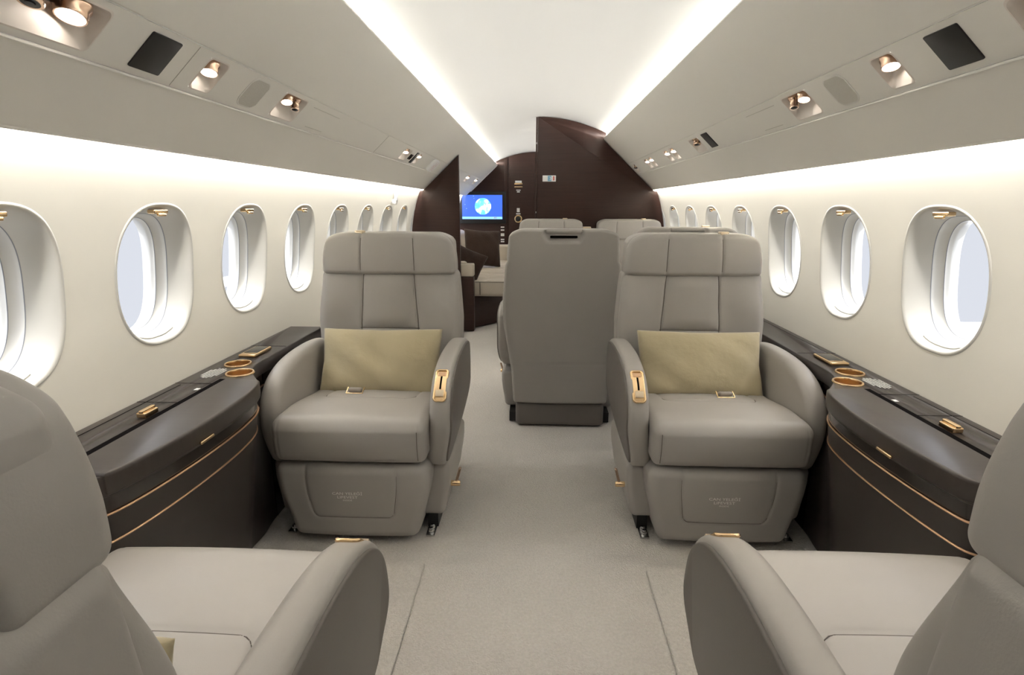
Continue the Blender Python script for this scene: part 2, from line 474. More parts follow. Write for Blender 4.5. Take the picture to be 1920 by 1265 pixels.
# soffit = sloping bin face.  k runs down the slope, SP gives the world point
def SP(side, k, y, off=0):
    return Vector((side*(.54+.44*k - .413/.6034*off), y, 1.665-.413*k - .44/.6034*off))
SN = lambda s: Vector((-s*.413, 0, -.44)).normalized()
SL = .6034
RECESS = {  # y0, y1, k0, k1
    -1: [(.83, 1.065, .515, .662), (1.372, 1.452, .515, .662), (1.775, 1.935, .515, .662), (3.40, 3.56, .525, .66), (3.775, 3.86, .53, .655), (6.42, 6.62, .52, .66), (7.25, 7.45, .52, .66)],
    1: [(.83, 1.065, .515, .662), (1.370, 1.450, .515, .662), (1.775, 1.935, .515, .662), (2.90, 3.06, .525, .66), (3.40, 3.50, .525, .66), (3.555, 3.66, .525, .66), (4.03, 4.13, .525, .66), (4.18, 4.29, .525, .66), (4.68, 4.78, .53, .655)],
}
def soffit(side, num):
    mb = MB()
    def sweep(P, ya, yb, mi=0):
        V = []
        for (x, z) in P: V += [(side*x, ya, z), (side*x, yb, z)]
        mb.add(V, [(2*i, 2*i+1, 2*i+3, 2*i+2) for i in range(len(P)-1)], mi)
    def kp(kk, off=0): q = SP(1, kk, 0, off); return (q.x, q.z)
    sweep([(.70, 1.60), (.66, 1.635), (.575, 1.672), (.560, 1.675), (.549, 1.673), (.543, 1.668), kp(.006), kp(.482), kp(.4835, -.0016), kp(.4875, -.0016), kp(.4895)], Y0, Y1)
    sweep([kp(.688), kp(.690, .003), kp(.694, .0045), kp(.698, .003), kp(.700), kp(.972), kp(.982, -.001), (.9745, 1.2555), (.977, 1.2545), (.979, 1.256), (.978, 1.262), (.968, 1.272), (.955, 1.29), (.955, 1.36), (.990, 1.46)], Y0, Y1)
    ks = sorted({.4895, .688} | {q for r in RECESS[side] for q in r[2:]})
    ys = sorted({Y0, Y1} | {q for r in RECESS[side] for q in r[:2]})
    V = [SP(side, a, b) for b in ys for a in ks]; nk = len(ks); F = []
    for j in range(len(ys)-1):
        for i in range(nk-1):
            ym, km = (ys[j]+ys[j+1])/2, (ks[i]+ks[i+1])/2
            if any(r[0] < ym < r[1] and r[2] < km < r[3] for r in RECESS[side]): continue
            F.append((j*nk+i, j*nk+i+1, (j+1)*nk+i+1, (j+1)*nk+i))
    mb.add(V, F)
    # hairline joints across the service panel
    for yy in ((1.315, 2.93, 5.6) if side < 0 else (5.6,)):
        a, b = SP(side, .494, yy, .0004), SP(side, .684, yy, .0004)
        tube(mb, [a, b], .0007, 5, 1)
    for (ya, yb, kk) in ((2.0, 2.25, .53), (2.05, 2.2, .66)):
        tube(mb, [SP(side, kk, ya, .0004), SP(side, kk, yb, .0004)], .0010, 5, 1)
    o = mb.build('trim_%d' % num, ['soffit', M['soft_line']], angle=30)
    structure(o, 'stone coloured sloping overhead panel with a service strip along the %s' % ('left' if side < 0 else 'right'))
M['soft_line'] = mat('soffit_joint', (.52, .495, .43), .7)
soffit(-1, 3); soffit(1, 4)

def scoop(mb, side, r, mi=0, shallow=.035):
    """recess lining: rim, sloping lower side, deep upper side"""
    y0, y1, k0, k1 = r; n = 5
    rings = []
    for (dy, dk0, dk1, off) in ((-.004, -.006, -.006, .0006), (0, 0, 0, .0015), (.004, .006, .010, -.004), (.008, .012, .040, -.018), (.014, .02, .066, -shallow), (.03, .05, .08, -shallow)):
        P = rrect((y1-y0)-2*dy, (k1-k0)*SL-(dk0+dk1)*SL, min(.014, (y1-y0)*.3), n, (y0+y1)/2, ((k0+dk0)+(k1-dk1))/2*SL)
        rings.append([SP(side, v/SL, u, off) for u, v in P])
    m = len(rings[0]); V = [p for q in rings for p in q]; F = []
    for i in range(len(rings)-1):
        for k in range(m):
            l = (k+1) % m; F.append((i*m+k, i*m+l, (i+1)*m+l, (i+1)*m+k))
    F.append(tuple((len(rings)-1)*m+k for k in range(m)))
    mb.add(V, F, mi)
LIGHTS = []
def lamp_parts(parent, side, y, k, aim, r=.019):
    c = SP(side, k-.02, y, -.012); d = Vector((aim[0]*.5, aim[1]-.28, -1)).normalized()
    T = frameT(c, (0, 1, 0), d); mb = MB()
    lathe(mb, [(r*1.0, -.03), (r*1.15, -.028), (r*1.25, -.020), (r*1.25, -.004), (r*1.08, .002), (r*1.08, .012), (r*1.02, .015), (r*.92, .0145), (r*.92, .010)], T)
    b = mb.build('lamp_body', 'rose', parent)
    mb = MB(); lathe(mb, [(r*.9, .0105), (r*.9, .013), (r*.6, .0145), (.001, .0152)], T); mb.build('bulb', 'bulb', b)
    LIGHTS.append((T @ Vector((0, 0, .022)), d))
def gasper_parts(parent, side, y, k, aim, r=.015, as_thing=False):
    c = SP(side, k-.02, y, -.012); d = Vector((aim[0]*.5, aim[1]-.28, -1)).normalized()
    T = frameT(c, (0, 1, 0), d); mb = MB()
    lathe(mb, [(r*1.0, -.025), (r*1.25, -.022), (r*1.3, -.008), (r*1.05, -.002), (r*.85, .003), (r*.9, .016), (r*1.0, .019), (r*.95, .023), (r*.7, .023)], T)
    b = mb.build('air_nozzle', 'rose', parent)
    mb = MB(); lathe(mb, [(r*.72, .0225), (r*.72, .0235), (r*.4, .0235), (r*.38, .026), (.001, .027)], T); mb.build('nozzle_core', 'black', b)
def fixture(side, r, label, lamps=(), gas=(), cat='reading light', rl=.019):
    y0, y1, k0, k1 = r
    c = SP(side, (k0+k1)/2, (y0+y1)/2)
    t = thing('reading_light' if lamps else 'air_vent', c)
    mb = MB(); scoop(mb, side, r)
    mb.mapv(lambda x, y, z: (x-c.x, y-c.y, z-c.z))
    mb.build('housing', 'scoop', t, angle=50, recalc=True)
    before = set(o.name for o in COL.objects)
    for (y, k, aim) in lamps: lamp_parts(t, side, y, k, aim, rl)
    for (y, k, aim) in gas: gasper_parts(t, side, y, k, aim, rl*.8)
    for o in list(COL.objects):
        if o.name not in before and o.type == 'MESH': o.data.transform(Matrix.Translation(-c))
    tag(t, label, cat, 'overhead reading lights and air vents')
    return t
RL, RR = RECESS[-1], RECESS[1]
A0 = (0, -.05)
fixture(-1, RL[0], 'large reading light and air nozzle in a blush recess at top left of the picture', [(1.005, .585, (.1, -.1))], [(.925, .575, A0)], rl=.023)
fixture(-1, RL[1], 'single reading light between the black overhead panel and speaker grille, left side', [(1.41, .585, (.15, -.1))])
fixture(-1, RL[2], 'reading light with twin air nozzle beside the speaker grille, left side', [(1.825, .575, (.35, -.1))], [(1.895, .58, A0)], rl=.017)
fixture(-1, RL[3], 'far left overhead reading light just before the small dark display', [(3.46, .58, A0)], rl=.019)
fixture(-1, RL[4], 'small far left reading light between black slot and oval red lettered sign', [(3.817, .57, A0)], rl=.018)
fixture(-1, RL[5], 'reading light over the divan seen right of the dark left partition', [(6.52, .58, A0)], rl=.024)
fixture(-1, RL[6], 'rearmost reading light in the aft cabin beside the wood end wall', [(7.35, .57, A0)], rl=.024)
fixture(1, RR[0], 'reading light recess cut by the top right corner of the picture', [(1.005, .575, (-.1, -.1))], [(.92, .575, A0)], rl=.023)
fixture(1, RR[1], 'single reading light between the black overhead panel and speaker grille, right side', [(1.41, .58, (-.15, -.1))])
fixture(1, RR[2], 'reading light with twin air nozzle beside the speaker grille, right side', [(1.825, .575, (-.35, -.1))], [(1.90, .58, A0)], rl=.017)
fixture(1, RR[3], 'air nozzle without lamp beside the black slot on the right overhead strip', [], [(2.98, .58, A0)], 'air vent', rl=.024)
fixture(1, RR[4], 'nearer lamp of the first lit pair beyond the right black slot', [(3.45, .575, A0)], rl=.018)
fixture(1, RR[5], 'farther lamp of the first lit pair beyond the right black slot', [(3.61, .575, A0)], rl=.018)
fixture(1, RR[6], 'nearer lamp of the second lit pair towards the right bulkhead', [(4.08, .575, A0)], rl=.018)
fixture(1, RR[7], 'farther lamp of the second lit pair towards the right bulkhead', [(4.235, .575, A0)], rl=.018)
fixture(1, RR[8], 'last overhead air nozzle right beside the dark right bulkhead', [], [(4.73, .58, A0)], 'air vent', rl=.020)

def plate(name, side, quad, m, label, cat, t=.003, r=.004, group=None, frame=None):
    y0, y1, k0, k1 = quad; mb = MB()
    P = rrect(y1-y0, (k1-k0)*SL, r, 5, (y0+y1)/2, (k0+k1)/2*SL)
    pad(mb, P, -.001, t, .0008, lambda u, v, w: SP(side, v/SL, u, w), 2)
    o = mb.build(name, m, angle=30)
    return tag(o, label, cat, group)
for s, w in ((-1, 'left'), (1, 'right')):
    plate('overhead_panel', s, (1.17, 1.262, .513, .66), 'black', 'large black rectangular panel set in the %s overhead strip' % w, 'black_panel')  # plain black panel in the strip, its use is unknown
    # speaker grille: slanted rounded plate with fine slats
    mb = MB(); P = rrect(.105, .097, .03, 6, 1.628, .588*SL)
    pad(mb, P, -.001, .0015, .0006, lambda u, v, q, s=s: SP(s, v/SL, u, q), 2)
    for i in range(26):
        y = 1.582+.0036*i; e = .044-.02*max(0, (abs(y-1.628)-.025)/.025)**2
        tube(mb, [SP(s, .588-e/SL, y, .0015), SP(s, .588+e/SL, y, .0015)], .0007, 4, 1)
    tag(mb.build('speaker_grille', ['grille', 'soft_line']), 'rounded speaker grille let into the %s overhead strip' % w, 'speaker')
plate('overhead_slot', -1, (3.69, 3.745, .52, .665), 'black', 'narrow black slot across the left overhead strip', 'vent', r=.002)
plate('overhead_slot', 1, (2.735, 2.825, .516, .657), 'black', 'narrow black slot across the right overhead strip', 'vent', r=.002)
plate('overhead_display', -1, (3.585, 3.655, .565, .63), 'lacquer_dk', 'small dark display next to the black slot on the left overhead strip', 'display', r=.002)
def warning_sign():
    t = thing('warning_sign', SP(-1, .588, 4.34)); c = t.location
    mb = MB(); P = rrect(.20, .108, .05, 8, 4.34, .588*SL)
    pad(mb, P, 0, .022, .006, lambda u, v, w: SP(-1, v/SL, u, w)-c, 4)
    mb.build('sign_case', 'placard', t, angle=40)
    mb = MB()
    for i, txt in enumerate(('NO', 'SMOKING', 'FASTEN', 'SEAT BELT')):
        text_mesh(mb, txt, .019, lambda u, v, i=i: SP(-1, .588-u/SL, 4.292+.032*i-v, .0228)-c)
    mb.build('lettering', 'red', t)
    tag(t, 'white rounded warning sign with red lettering at the aft end of the left overhead strip', 'sign')
warning_sign()

# ------------------------------------------------------------------ bulkheads
def section(xa, xb, n=40, grow=0):
    """cabin outline between two x values: list of (x, z) along the ceiling and soffit, right half positive"""
    pts = []
    for x in np.linspace(0, .56, 16): pts.append((x, ceilz(x)-.004))
    pts += [(.562, 1.668), (.546, 1.661), (.543, 1.657)]
    for k in np.linspace(.03, .99, 8): q = SP(1, k, 0, .006); pts.append((q.x, q.z))
    pts += [(.986, 1.243), (1.0, 1.243)]
    for z in np.linspace(1.243, 0.0, 22): pts.append((Xw(z)-.003, z))
    return pts
def bulk(name, poly, y, t, m, label):
    mb = MB()
    pad(mb, poly, 0, t, .003, lambda u, v, w: (u, y+w, v), 2)
    return structure(mb.build(name, m, angle=30), label)
sec = section(0, 1.1)
right_poly = [(-.002, 0), (-.002, sec[0][1])] + sec
bulk('wall_partition_right', right_poly[::-1], YD, .05, 'wood', 'dark wenge wood bulkhead filling the right half of the cabin')
mb = MB(); box(mb, -.018, -.003, YD-.006, YD+.056, 0, ceilz(0)-.006, r=.003)
post = structure(mb.build('trim_5', 'wood'), 'upright edge post of the dark right bulkhead')
for z in (1.62, .96, 1.06):
    mb = MB(); box(mb, -.0125, -.0085, YD-.0085, YD-.0055, z, z+.014); mb.build('strike_plate', 'placard', post)
left = [(-x, z) for (x, z) in sec if x > .664 and not (x < .72 and z < .5)]
xl = .668; zl = SP(1, (xl-.54)/.44, 0, .006).z
left_poly = [(-xl, 0), (-xl, zl)] + [p for p in left if p[0] < -xl]
bulk('wall_partition_left', left_poly, YD, .04, 'wood', 'narrow dark wood partition behind the left seat, slanted at its top')
full = [(-x, z) for x, z in sec[::-1]] + sec[1:]
bulk('wall_back', full, 7.9, .04, 'wood', 'dark wood end wall of the aft cabin')
bulk('wall_front', full, -.62, -.04, 'wood', None)

def aft_door():
    mb = MB()
    P = [(-.385, .01), (-.03, .01), (-.03, 1.82), (-.2, 1.812), (-.385, 1.772)]
    pad(mb, P, 0, .018, .003, lambda u, v, w: (u, 7.899-w, v), 2)
    d = mb.build('door_1', 'wood'); structure(d, 'dark wood door panel in the aft end wall')
    mb = MB()
    lathe(mb, [(.052, 0), (.052, .012), (.045, .018), (.036, .018), (.034, .012)], frameT((-.255, 7.88, .945), (1, 0, 0), (0, -1, 0)))
    k = mb.build('door_knob', 'brass', d)
    mb = MB(); lathe(mb, [(.034, .010), (.03, .03), (.02, .036), (.001, .038)], frameT((-.255, 7.88, .945), (1, 0, 0), (0, -1, 0)))
    mb.build('knob_core', 'black', k)
    mb = MB(); box(mb, -.31, -.20, 7.872, 7.884, 1.40, 1.425, r=.004); box(mb, -.31, -.20, 7.870, 7.884, 1.365, 1.38, r=.004)
    mb.build('latch_handle', 'brass', d)
    mb = MB(); box(mb, -.30, -.21, 7.878, 7.884, 1.428, 1.455); box(mb, -.285, -.225, 7.878, 7.884, 1.325, 1.335); box(mb, -.275, -.235, 7.878, 7.884, 1.30, 1.315)
    box(mb, -.275, -.235, 7.878, 7.884, 1.035, 1.09); box(mb, -.285, -.225, 7.878, 7.884, 1.005, 1.02)
    mb.build('placard', 'placard', d)
    mb = MB(); box(mb, -.45, -.405, 7.885, 7.899, .1, 1.74, r=.003)
    structure(mb.build('trim_6', 'wood'), 'upright wood strip beside the aft door')
aft_door()
def bulk_sign():
    t = thing('exit_placard', (.098, YD-.002, 1.345))
    mb = MB(); rbox(mb, (.112, .006, .05), .002, (1, 1, 1), 2); mb.build('placard_plate', 'placard', t)
    mb = MB(); box(mb, -.012, .018, -.0045, -.003, -.022, .022); mb.build('blue_field', 'blue', t)
    mb = MB(); tube(mb, [(.004+.010*math.cos(a), -.0048, .010*math.sin(a)) for a in np.linspace(-1.6, 1.6, 10)], .003, 6)
    mb.build('pictogram', 'placard', t)
    mb = MB(); box(mb, .032, .044, -.0045, -.003, -.016, .018); mb.build('red_field', 'red', t)
    mb = MB()
    for i in range(4): box(mb, -.050, -.020, -.0042, -.003, -.018+.010*i, -.014+.010*i)
    mb.build('print_lines', 'text', t)
    tag(t, 'small white placard with blue and red pictograms on the right bulkhead', 'sign')
bulk_sign()
def tv():
    t = thing('wall_television', (-.755, 7.88, 1.10))
    mb = MB(); rbox(mb, (.66, .03, .43), .006, (1, 1, 1), 2, None, (0, 0, -.005)); mb.build('bezel', 'black', t)
    m, nt, b = nodes('space_picture')
    L = nt.links.new; N = nt.nodes.new
    tc = N('ShaderNodeTexCoord'); sp = N('ShaderNodeSeparateXYZ'); L(tc.outputs['Object'], sp.inputs[0])
    def math_(op, a, bb=None):
        q = N('ShaderNodeMath'); q.operation = op
        for i, x in enumerate((a, bb)):
            if x is None: continue
            if hasattr(x, 'links'): L(x, q.inputs[i])
            else: q.inputs[i].default_value = x
        return q.outputs[0]
    dx = math_('SUBTRACT', sp.outputs[0], .01); dz = math_('SUBTRACT', sp.outputs[2], .012)
    r2 = math_('SQRT', math_('ADD', math_('MULTIPLY', dx, dx), math_('MULTIPLY', dz, dz)))
    disc = math_('LESS_THAN', r2, .112)
    no = N('ShaderNodeTexNoise'); no.inputs['Scale'].default_value = 13; no.inputs['Detail'].default_value = 6; L(tc.outputs['Object'], no.inputs[0])
    cr = N('ShaderNodeValToRGB'); L(no.outputs['Fac'], cr.inputs[0])
    e = cr.color_ramp.elements; e[0].position = .40; e[0].color = (.06, .28, .72, 1); e[1].position = .62; e[1].color = (.9, .95, 1, 1)
    x = cr.color_ramp.elements.new(.5); x.color = (.12, .42, .55, 1)
    st = N('ShaderNodeTexVoronoi'); st.inputs['Scale'].default_value = 16; L(tc.outputs['Object'], st.inputs[0])
    star = math_('LESS_THAN', st.outputs['Distance'], .07)
    bg = N('ShaderNodeMix'); bg.data_type = 'RGBA'; L(star, bg.inputs[0]); bg.inputs[6].default_value = (.022, .065, .36, 1); bg.inputs[7].default_value = (.35, .5, .9, 1)
    bar = math_('LESS_THAN', sp.outputs[2], -.128)
    m2 = N('ShaderNodeMix'); m2.data_type = 'RGBA'; L(bar, m2.inputs[0]); L(bg.outputs[2], m2.inputs[6]); m2.inputs[7].default_value = (.14, .32, .80, 1)
    m3 = N('ShaderNodeMix'); m3.data_type = 'RGBA'; L(disc, m3.inputs[0]); L(m2.outputs[2], m3.inputs[6]); L(cr.outputs[0], m3.inputs[7])
    b.inputs['Base Color'].default_value = (0, 0, 0, 1); L(m3.outputs[2], b.inputs['Emission Color']); b.inputs['Emission Strength'].default_value = .9
    M['screen'] = m
    mb = MB(); box(mb, -.279, .279, -.0175, -.0155, -.160, .165); s = mb.build('screen', 'screen', t, smooth=False)
    mb = MB(); box(mb, .155, .205, -.0185, -.0175, -.150, -.136); mb.build('caption_mark', 'placard', s)
    tag(t, 'wall television showing planet Earth on a blue starry picture', 'television')
tv()
sw = thing('switch_panel', (-.4625, 7.9, .73))
for z in (.83, .79, .735, .715, .66, .63):
    mb = MB(); box(mb, -.0375, .0375, -.007, -.001, z-.738, z-.722); mb.build('placard', 'text', sw)
tag(sw, 'column of small pale placards under the television corner', 'sign')

# ------------------------------------------------------------------ side consoles
CUPS = ((-1.005, 1.755), (-.944, 1.652))
def console(side, yend, labels):
    """side ledge with bowed cabinet between the facing seats; built for x<0 then mirrored"""
    mir = side > 0
    bow = [(-.945, 1.80), (-.944, 1.755), (-.930, 1.70), (-.885, 1.628), (-.838, 1.565), (-.818, 1.49), (-.809, 1.38), (-.810, 1.26), (-.818, 1.14), (-.833, 1.03), (-.850, .965), (-.885, .935), (-.938, .915), (-.945, .87)]
    if mir: bow = bow[:-4]+[(x, y+.045) for x, y in bow[-4:]]
    bow = chaikin(bow, 2, False)
    t = thing('side_console', (0, 0, 0))
    # ledge top plate
    out = [(-1.088, -.6), (-1.088, yend), (-.955, yend), (-.945, yend-.02)] + bow + [(-.945, -.6)]
    # cut the lid pocket: lid from x=-.955 to the bow edge between y .96 and 1.585
    mb = MB()
    pad(mb, out, .553, .600, .004, lambda u, v, w: (u, v, w), 3)
    # hairline joints on the ledge
    for (a, b) in (((-1.085, 1.545), (-.965, 1.545)), ((-1.085, 1.38), (-.965, 1.38)), ((-1.085, 2.0), (-.95, 2.0)), ((-1.06, 2.0), (-1.06, yend-.01)), ((-1.06, 1.53), (-1.06, .2)), ((-1.085, .96), (-.965, .96))):
        tube(mb, [(a[0], a[1], .6002), (b[0], b[1], .6002)], .0010, 5, 1)
    top = mb.build('ledge_top', ['lacquer', 'blackgap'], t, mirror=mir, angle=30)
    sg = 1 if mir else -1
    cutters = MB()
    for (cx, cy) in CUPS: lathe(cutters, [(.0385, .562), (.0385, .62)], Matrix.Translation((cx, cy, 0)), 40)
    co = cutters.build('cup_cutter', 'copper', None, mirror=mir)
    md = top.modifiers.new('holes', 'BOOLEAN'); md.operation = 'DIFFERENCE'; md.object = co; md.solver = 'EXACT'
    dg = bpy.context.evaluated_depsgraph_get(); dg.update()
    nm = bpy.data.meshes.new_from_object(top.evaluated_get(dg)); top.modifiers.clear(); top.data = nm
    bpy.data.objects.remove(co)
    # black gap between lid and ledge
    mb = MB(); box(mb, -.971, -.953, .945, 1.585, .5995, .6025); mb.build('lid_gap', 'blackgap', t, mirror=mir)
    # table lid: follows the bow
    seg = [p for p in bow if (1.005 if mir else .96) <= p[1] <= 1.60]
    lid = [(-.953, 1.588)] + [(p[0]-.002, p[1]) for p in seg if p[1] < 1.585] + [(-.953, 1.0 if mir else .955)]
    mb = MB(); pad(mb, [(x-.0, y) for x, y in lid], .556, .606, .008, lambda u, v, w: (u+.006 if u > -.94 else u, v, w), 4)
    ld = mb.build('table_lid', 'lacquer', t, mirror=mir, angle=30)
    mb = MB(); yb = 1.225; rbox(mb, (.008, .055, .008), .003, (1, 2, 1), 3, None, (-.8035, yb, .566)); mb.build('lid_pull', 'brass', ld, mirror=mir)
    # face bands leaning inwards to the floor
    def lean(z): return .085*(1-z/.555)**1.0
    ends = [p for p in bow]
    def face(z0, z1, off, m, name, n=6, parent=t, mi=0):
        mbb = MB(); zs = np.linspace(z1, z0, n+1); V = []
        for z in zs: V += [(min(-.0, max(-.985, p[0]-lean(z)*sst(-.95, -.84, p[0])+off)), p[1], z) for p in ends]
        w = len(ends); F = [(i*w+k, i*w+k+1, (i+1)*w+k+1, (i+1)*w+k) for i in range(n) for k in range(w-1)]
        # back so the band has depth
        V2 = [(x-.03, y, z) for x, y, z in V]; o = len(V)
        F += [tuple(q+o for q in f[::-1]) for f in F]
        for i in range(n): 
            for k in (0, w-1): F.append((i*w+k, (i+1)*w+k, (i+1)*w+k+o, i*w+k+o))
        for i in (0, n):
            for k in range(w-1): F.append((i*w+k, i*w+k+1, i*w+k+1+o, i*w+k+o))
        mbb.add(V+V2, F); return mbb.build(name, m, parent, mirror=mir, angle=50)
    face(.516, .5525, -.006, 'lacquer_dk', 'drawer_band')
    face(.450, .512, -.004, 'lacquer_lo', 'middle_panel')
    face(.006, .446, -.004, 'lacquer_lo', 'lower_panel', 14)
    for zz in (.514, .448):
        mb = MB(); tube(mb, [(max(-.985, p[0]-lean(zz)*sst(-.95, -.84, p[0])-.003), p[1], zz) for p in ends], .0028, 6); mb.build('copper_inlay', 'copper', t, mirror=mir)
    # plain faces beside the seats
    mb = MB(); box(mb, -1.05, -.950, 1.805, yend-.004, .005, .552); mb.build('side_panel', 'lacquer_dk', t, mirror=mir)
    mb = MB(); box(mb, -1.05, -.950, -.6, .91 if mir else .865, .005, .552); mb.build('side_panel', 'lacquer_dk', t, mirror=mir)
    # cup holders
    for (cx, cy) in CUPS:
        mb = MB(); T = Matrix.Translation((cx, cy, .6))
        ring(mb, [(.0375, .0), (.0432, .0), (.0432, .0025), (.042, .0042), (.039, .0046), (.0372, .0036), (.0366, .0)], T, 48)
        ch = mb.build('cup_holder', 'brass', t, mirror=mir)
        mb = MB()
        ring(mb, [(.0381, .001), (.0378, -.036), (.001, -.0365), (.001, -.0375), (.0384, -.0375)], T, 48, True)
        # drum wall of the cup, ribbed
        mb.build('cup_liner', 'gold', ch, mirror=mir)
    # touch controller
    mb = MB(); rbox(mb, (.062, .125, .011), .004, (1, 1, 1), 3, None, (-1.015, 1.895, .606)); tc_ = mb.build('touch_controller', 'brass', t, mirror=mir)
    mb = MB(); rbox(mb, (.048, .088, .002), .001, (1, 1, 1), 2, None, (-1.015, 1.905, .6115)); mb.build('controller_screen', 'darkglass', tc_, mirror=mir)
    # brass block on the ledge
    mb = MB(); rbox(mb, (.026, .048, .014), .003, (1, 2, 1), 3, None, (-.988, 1.285, .608)); rbox(mb, (.012, .050, .008), .003, (1, 2, 1), 3, None, (-.988, 1.285, .617)); mb.build('latch_block', 'brass', t, mirror=mir)
    # perforated air grille beside the cup holders
    mb = MB()
    for i in range(13):
        for j in range(6):
            x = -1.052+.0095*j; y = 1.60+.0078*i
            if ((x+1.028)/.030)**2+((y-1.648)/.052)**2 < 1: rbox(mb, (.006, .004, .0016), .0005, (1, 1, 1), 1, None, (x, y, .6008))
    mb.build('air_grille', 'text', t, mirror=mir)
    mb = MB(); rbox(mb, (.012, .016, .0016), .0006, (1, 1, 1), 1, None, (-.985, 1.49, .6008)); mb.build('marker', 'text', t, mirror=mir)
    tag(t, labels, 'side console')
    return t
console(-1, 2.355, 'dark brown side console with brass cup holders under the left windows')
console(1, 2.735, 'dark brown side console with brass cup holders under the right windows')

# ------------------------------------------------------------------ seats
ARM = [(-.165, .245), (-.192, .30), (-.205, .37), (-.205, .44), (-.188, .50), (-.150, .548), (-.09, .582), (0., .603), (.12, .609), (.24, .606), (.33, .592), (.36, .55), (.365, .45), (.35, .34), (.26, .285), (.08, .255)]
ARMS = chaikin(ARM, 3)
def arm_curve():
    # outer run of the profile from the front foot over the nose to the back, by arc length
    P = chaikin(ARM[:11], 3, False); L = [0]
    for a, b in zip(P[:-1], P[1:]): L.append(L[-1]+math.hypot(b[0]-a[0], b[1]-a[1]))
    return P, L
AP, AL = arm_curve()
def arm_at(s):
    for i in range(len(AP)-1):
        if s <= AL[i+1] or i == len(AP)-2:
            u = (s-AL[i])/(AL[i+1]-AL[i]); a, b = AP[i], AP[i+1]
            tx, tz = b[0]-a[0], b[1]-a[1]; l = math.hypot(tx, tz)
            return (a[0]+(b[0]-a[0])*u, a[1]+(b[1]-a[1])*u, -tz/l, tx/l)   # y, z, outward normal (front/up)
SEATMESH = {}
def back_y(z): return .300+.085*max(0, z-.42)         # front face of the backrest leans slightly
def make_seat(m, loc, rz, label):
    """m=+1: aisle arm on local +x; occupant faces local -y"""
    mir = m < 0
    t = thing('cabin_seat', loc, rz)
    # seat cushion ------------------------------------------------
    U = [(-.165, .30)] + [(-.165, .02)] + [(-.165+.035*(1-math.cos(a)), .02-.05*math.sin(a)-.0) for a in np.linspace(0, PI/2, 6)] + [(.13+.035*math.sin(a), -.03+.05*(1-math.cos(a))) for a in np.linspace(0, PI/2, 6)] + [(.165, .30)]
    def cu(x, y, z):
        Y = y+.015; fx = x/.25
        if z > 0:
            z += .009*(1-fx*fx)*(1-((Y+.02)/.34)**2)*sst(0, .05, z)
            z -= groove(x, Y, [U], .0035, .004)*sst(.02, .06, z)
            z -= .030*sst(-.15, .15, Y)*sst(0, .05, z)
        if Y < -.2:
            y -= .010*(1-fx*fx)*(1-(z/.09)**2)
            y += .010*sst(0, -.075, z); z -= .018*sst(-.22, -.29, Y)*sst(0, .07, z)
        g = math.exp(-((abs(x)-.226)/.003)**2)
        if Y < -.18: y += .0025*g
        return (x, y, z)
    mb = MB(); rbox(mb, (.502, .575, .152), .030, (90, 76, 8), 6, cu, (0, .015, .379))
    def cuT(u, v, fn=cu): q = fn(u, v-.015, .076); return (q[0], q[1]+.015, q[2]+.3808)
    def cuF(u, v, fn=cu): q = fn(u, -.2875, v-.379); return (q[0], q[1]+.015, q[2]+.379)
    seam_line(mb, [U[1:-1]], cuT, .0010); seam_line(mb, [[(.226, .32), (.226, .434)]], cuF, .0011)
    c = mb.build('seat_cushion', ['leather', 'seam'], t, mirror=mir, angle=80)
    # belt --------------------------------------------------------
    mb = MB(); bx, by, bz = -.066, .040, .443
    rbox(mb, (.052, .026, .020), .009, (3, 2, 2), 3, lambda x, y, z: (x, y, z-.2*y), (bx, by, bz+.010))
    sb = mb.build('seat_belt', 'webbing', c, mirror=mir)
    mb = MB()
    tube(mb, [(bx-.030, by+.012, bz+.016), (bx-.030, by-.018, bz+.003), (bx+.030, by-.018, bz+.003), (bx+.030, by+.012, bz+.016)], .0022, 6)
    rbox(mb, (.024, .026, .004), .0015, (1, 1, 1), 2, None, (bx, by-.032, bz))
    mb.build('belt_buckle', 'brass', c, mirror=mir)
    # leg rest ----------------------------------------------------
    pk = [(-.152, .135), (-.151, .06), (-.148, -.025)] + [(-.146+.02*(1-math.cos(a)), -.032-.02*math.sin(a)) for a in np.linspace(0, PI/2, 5)] + [(.130+.02*math.sin(a), -.052+.02*(1-math.cos(a))) for a in np.linspace(0, PI/2, 5)] + [(.151, .06), (.152, .135)]
    def lr(x, y, z):
        k = sst(-.14, .09, z); w = .84+.16*k
        if y < 0:
            y += groove(x, z, [pk], .0028, .0035)
            y -= .010*(1-(x/.26)**2); y += .012*sst(.05, -.14, z)
        return (x*w, y, z)
    mb = MB(); rbox(mb, (.510, .24, .272), .034, (100, 3, 56), 6, lr, (0, -.135, .158))
    def lrF(u, v): q = lr(u, -.12, v); return (q[0], q[1]-.135, q[2]+.158)
    seam_line(mb, [[p for p in pk if p[1] < .11] and [(-.151, .102)]+pk[1:-1]+[(.151, .102)]], lrF, .0011)
    lg = mb.build('leg_rest', ['leather_lo', 'seam'], t, mirror=mir, angle=80)
    mb = MB(); sg = -1 if mir else 1
    for txt, sz, dz in (('CAN YELEĞİ', .0132, .0115), ('LIFEVEST', .0132, -.0015), ('INSIDE', .0078, -.0125)):
        text_mesh(mb, txt, sz, lambda u, v, dz=dz: (sg*(u-.012), -.2665, .188+dz+v), sx=1.35)
    mb.build('lettering', 'text', lg, mirror=mir)
    mb = MB(); lathe(mb, [(.0055, 0), (.0055, .003), (.003, .004)], frameT((.205, -.2535, .262), (1, 0, 0), (0, -1, 0)), 14); mb.build('snap_button', 'chrome', lg, mirror=mir)
    # backrest ----------------------------------------------------
    zc = .660; seams = [[(-.108, .87), (-.112, .75), (-.127, .36)], [(.108, .87), (.112, .75), (.127, .36)], [(-.123, .628), (.123, .628)]]
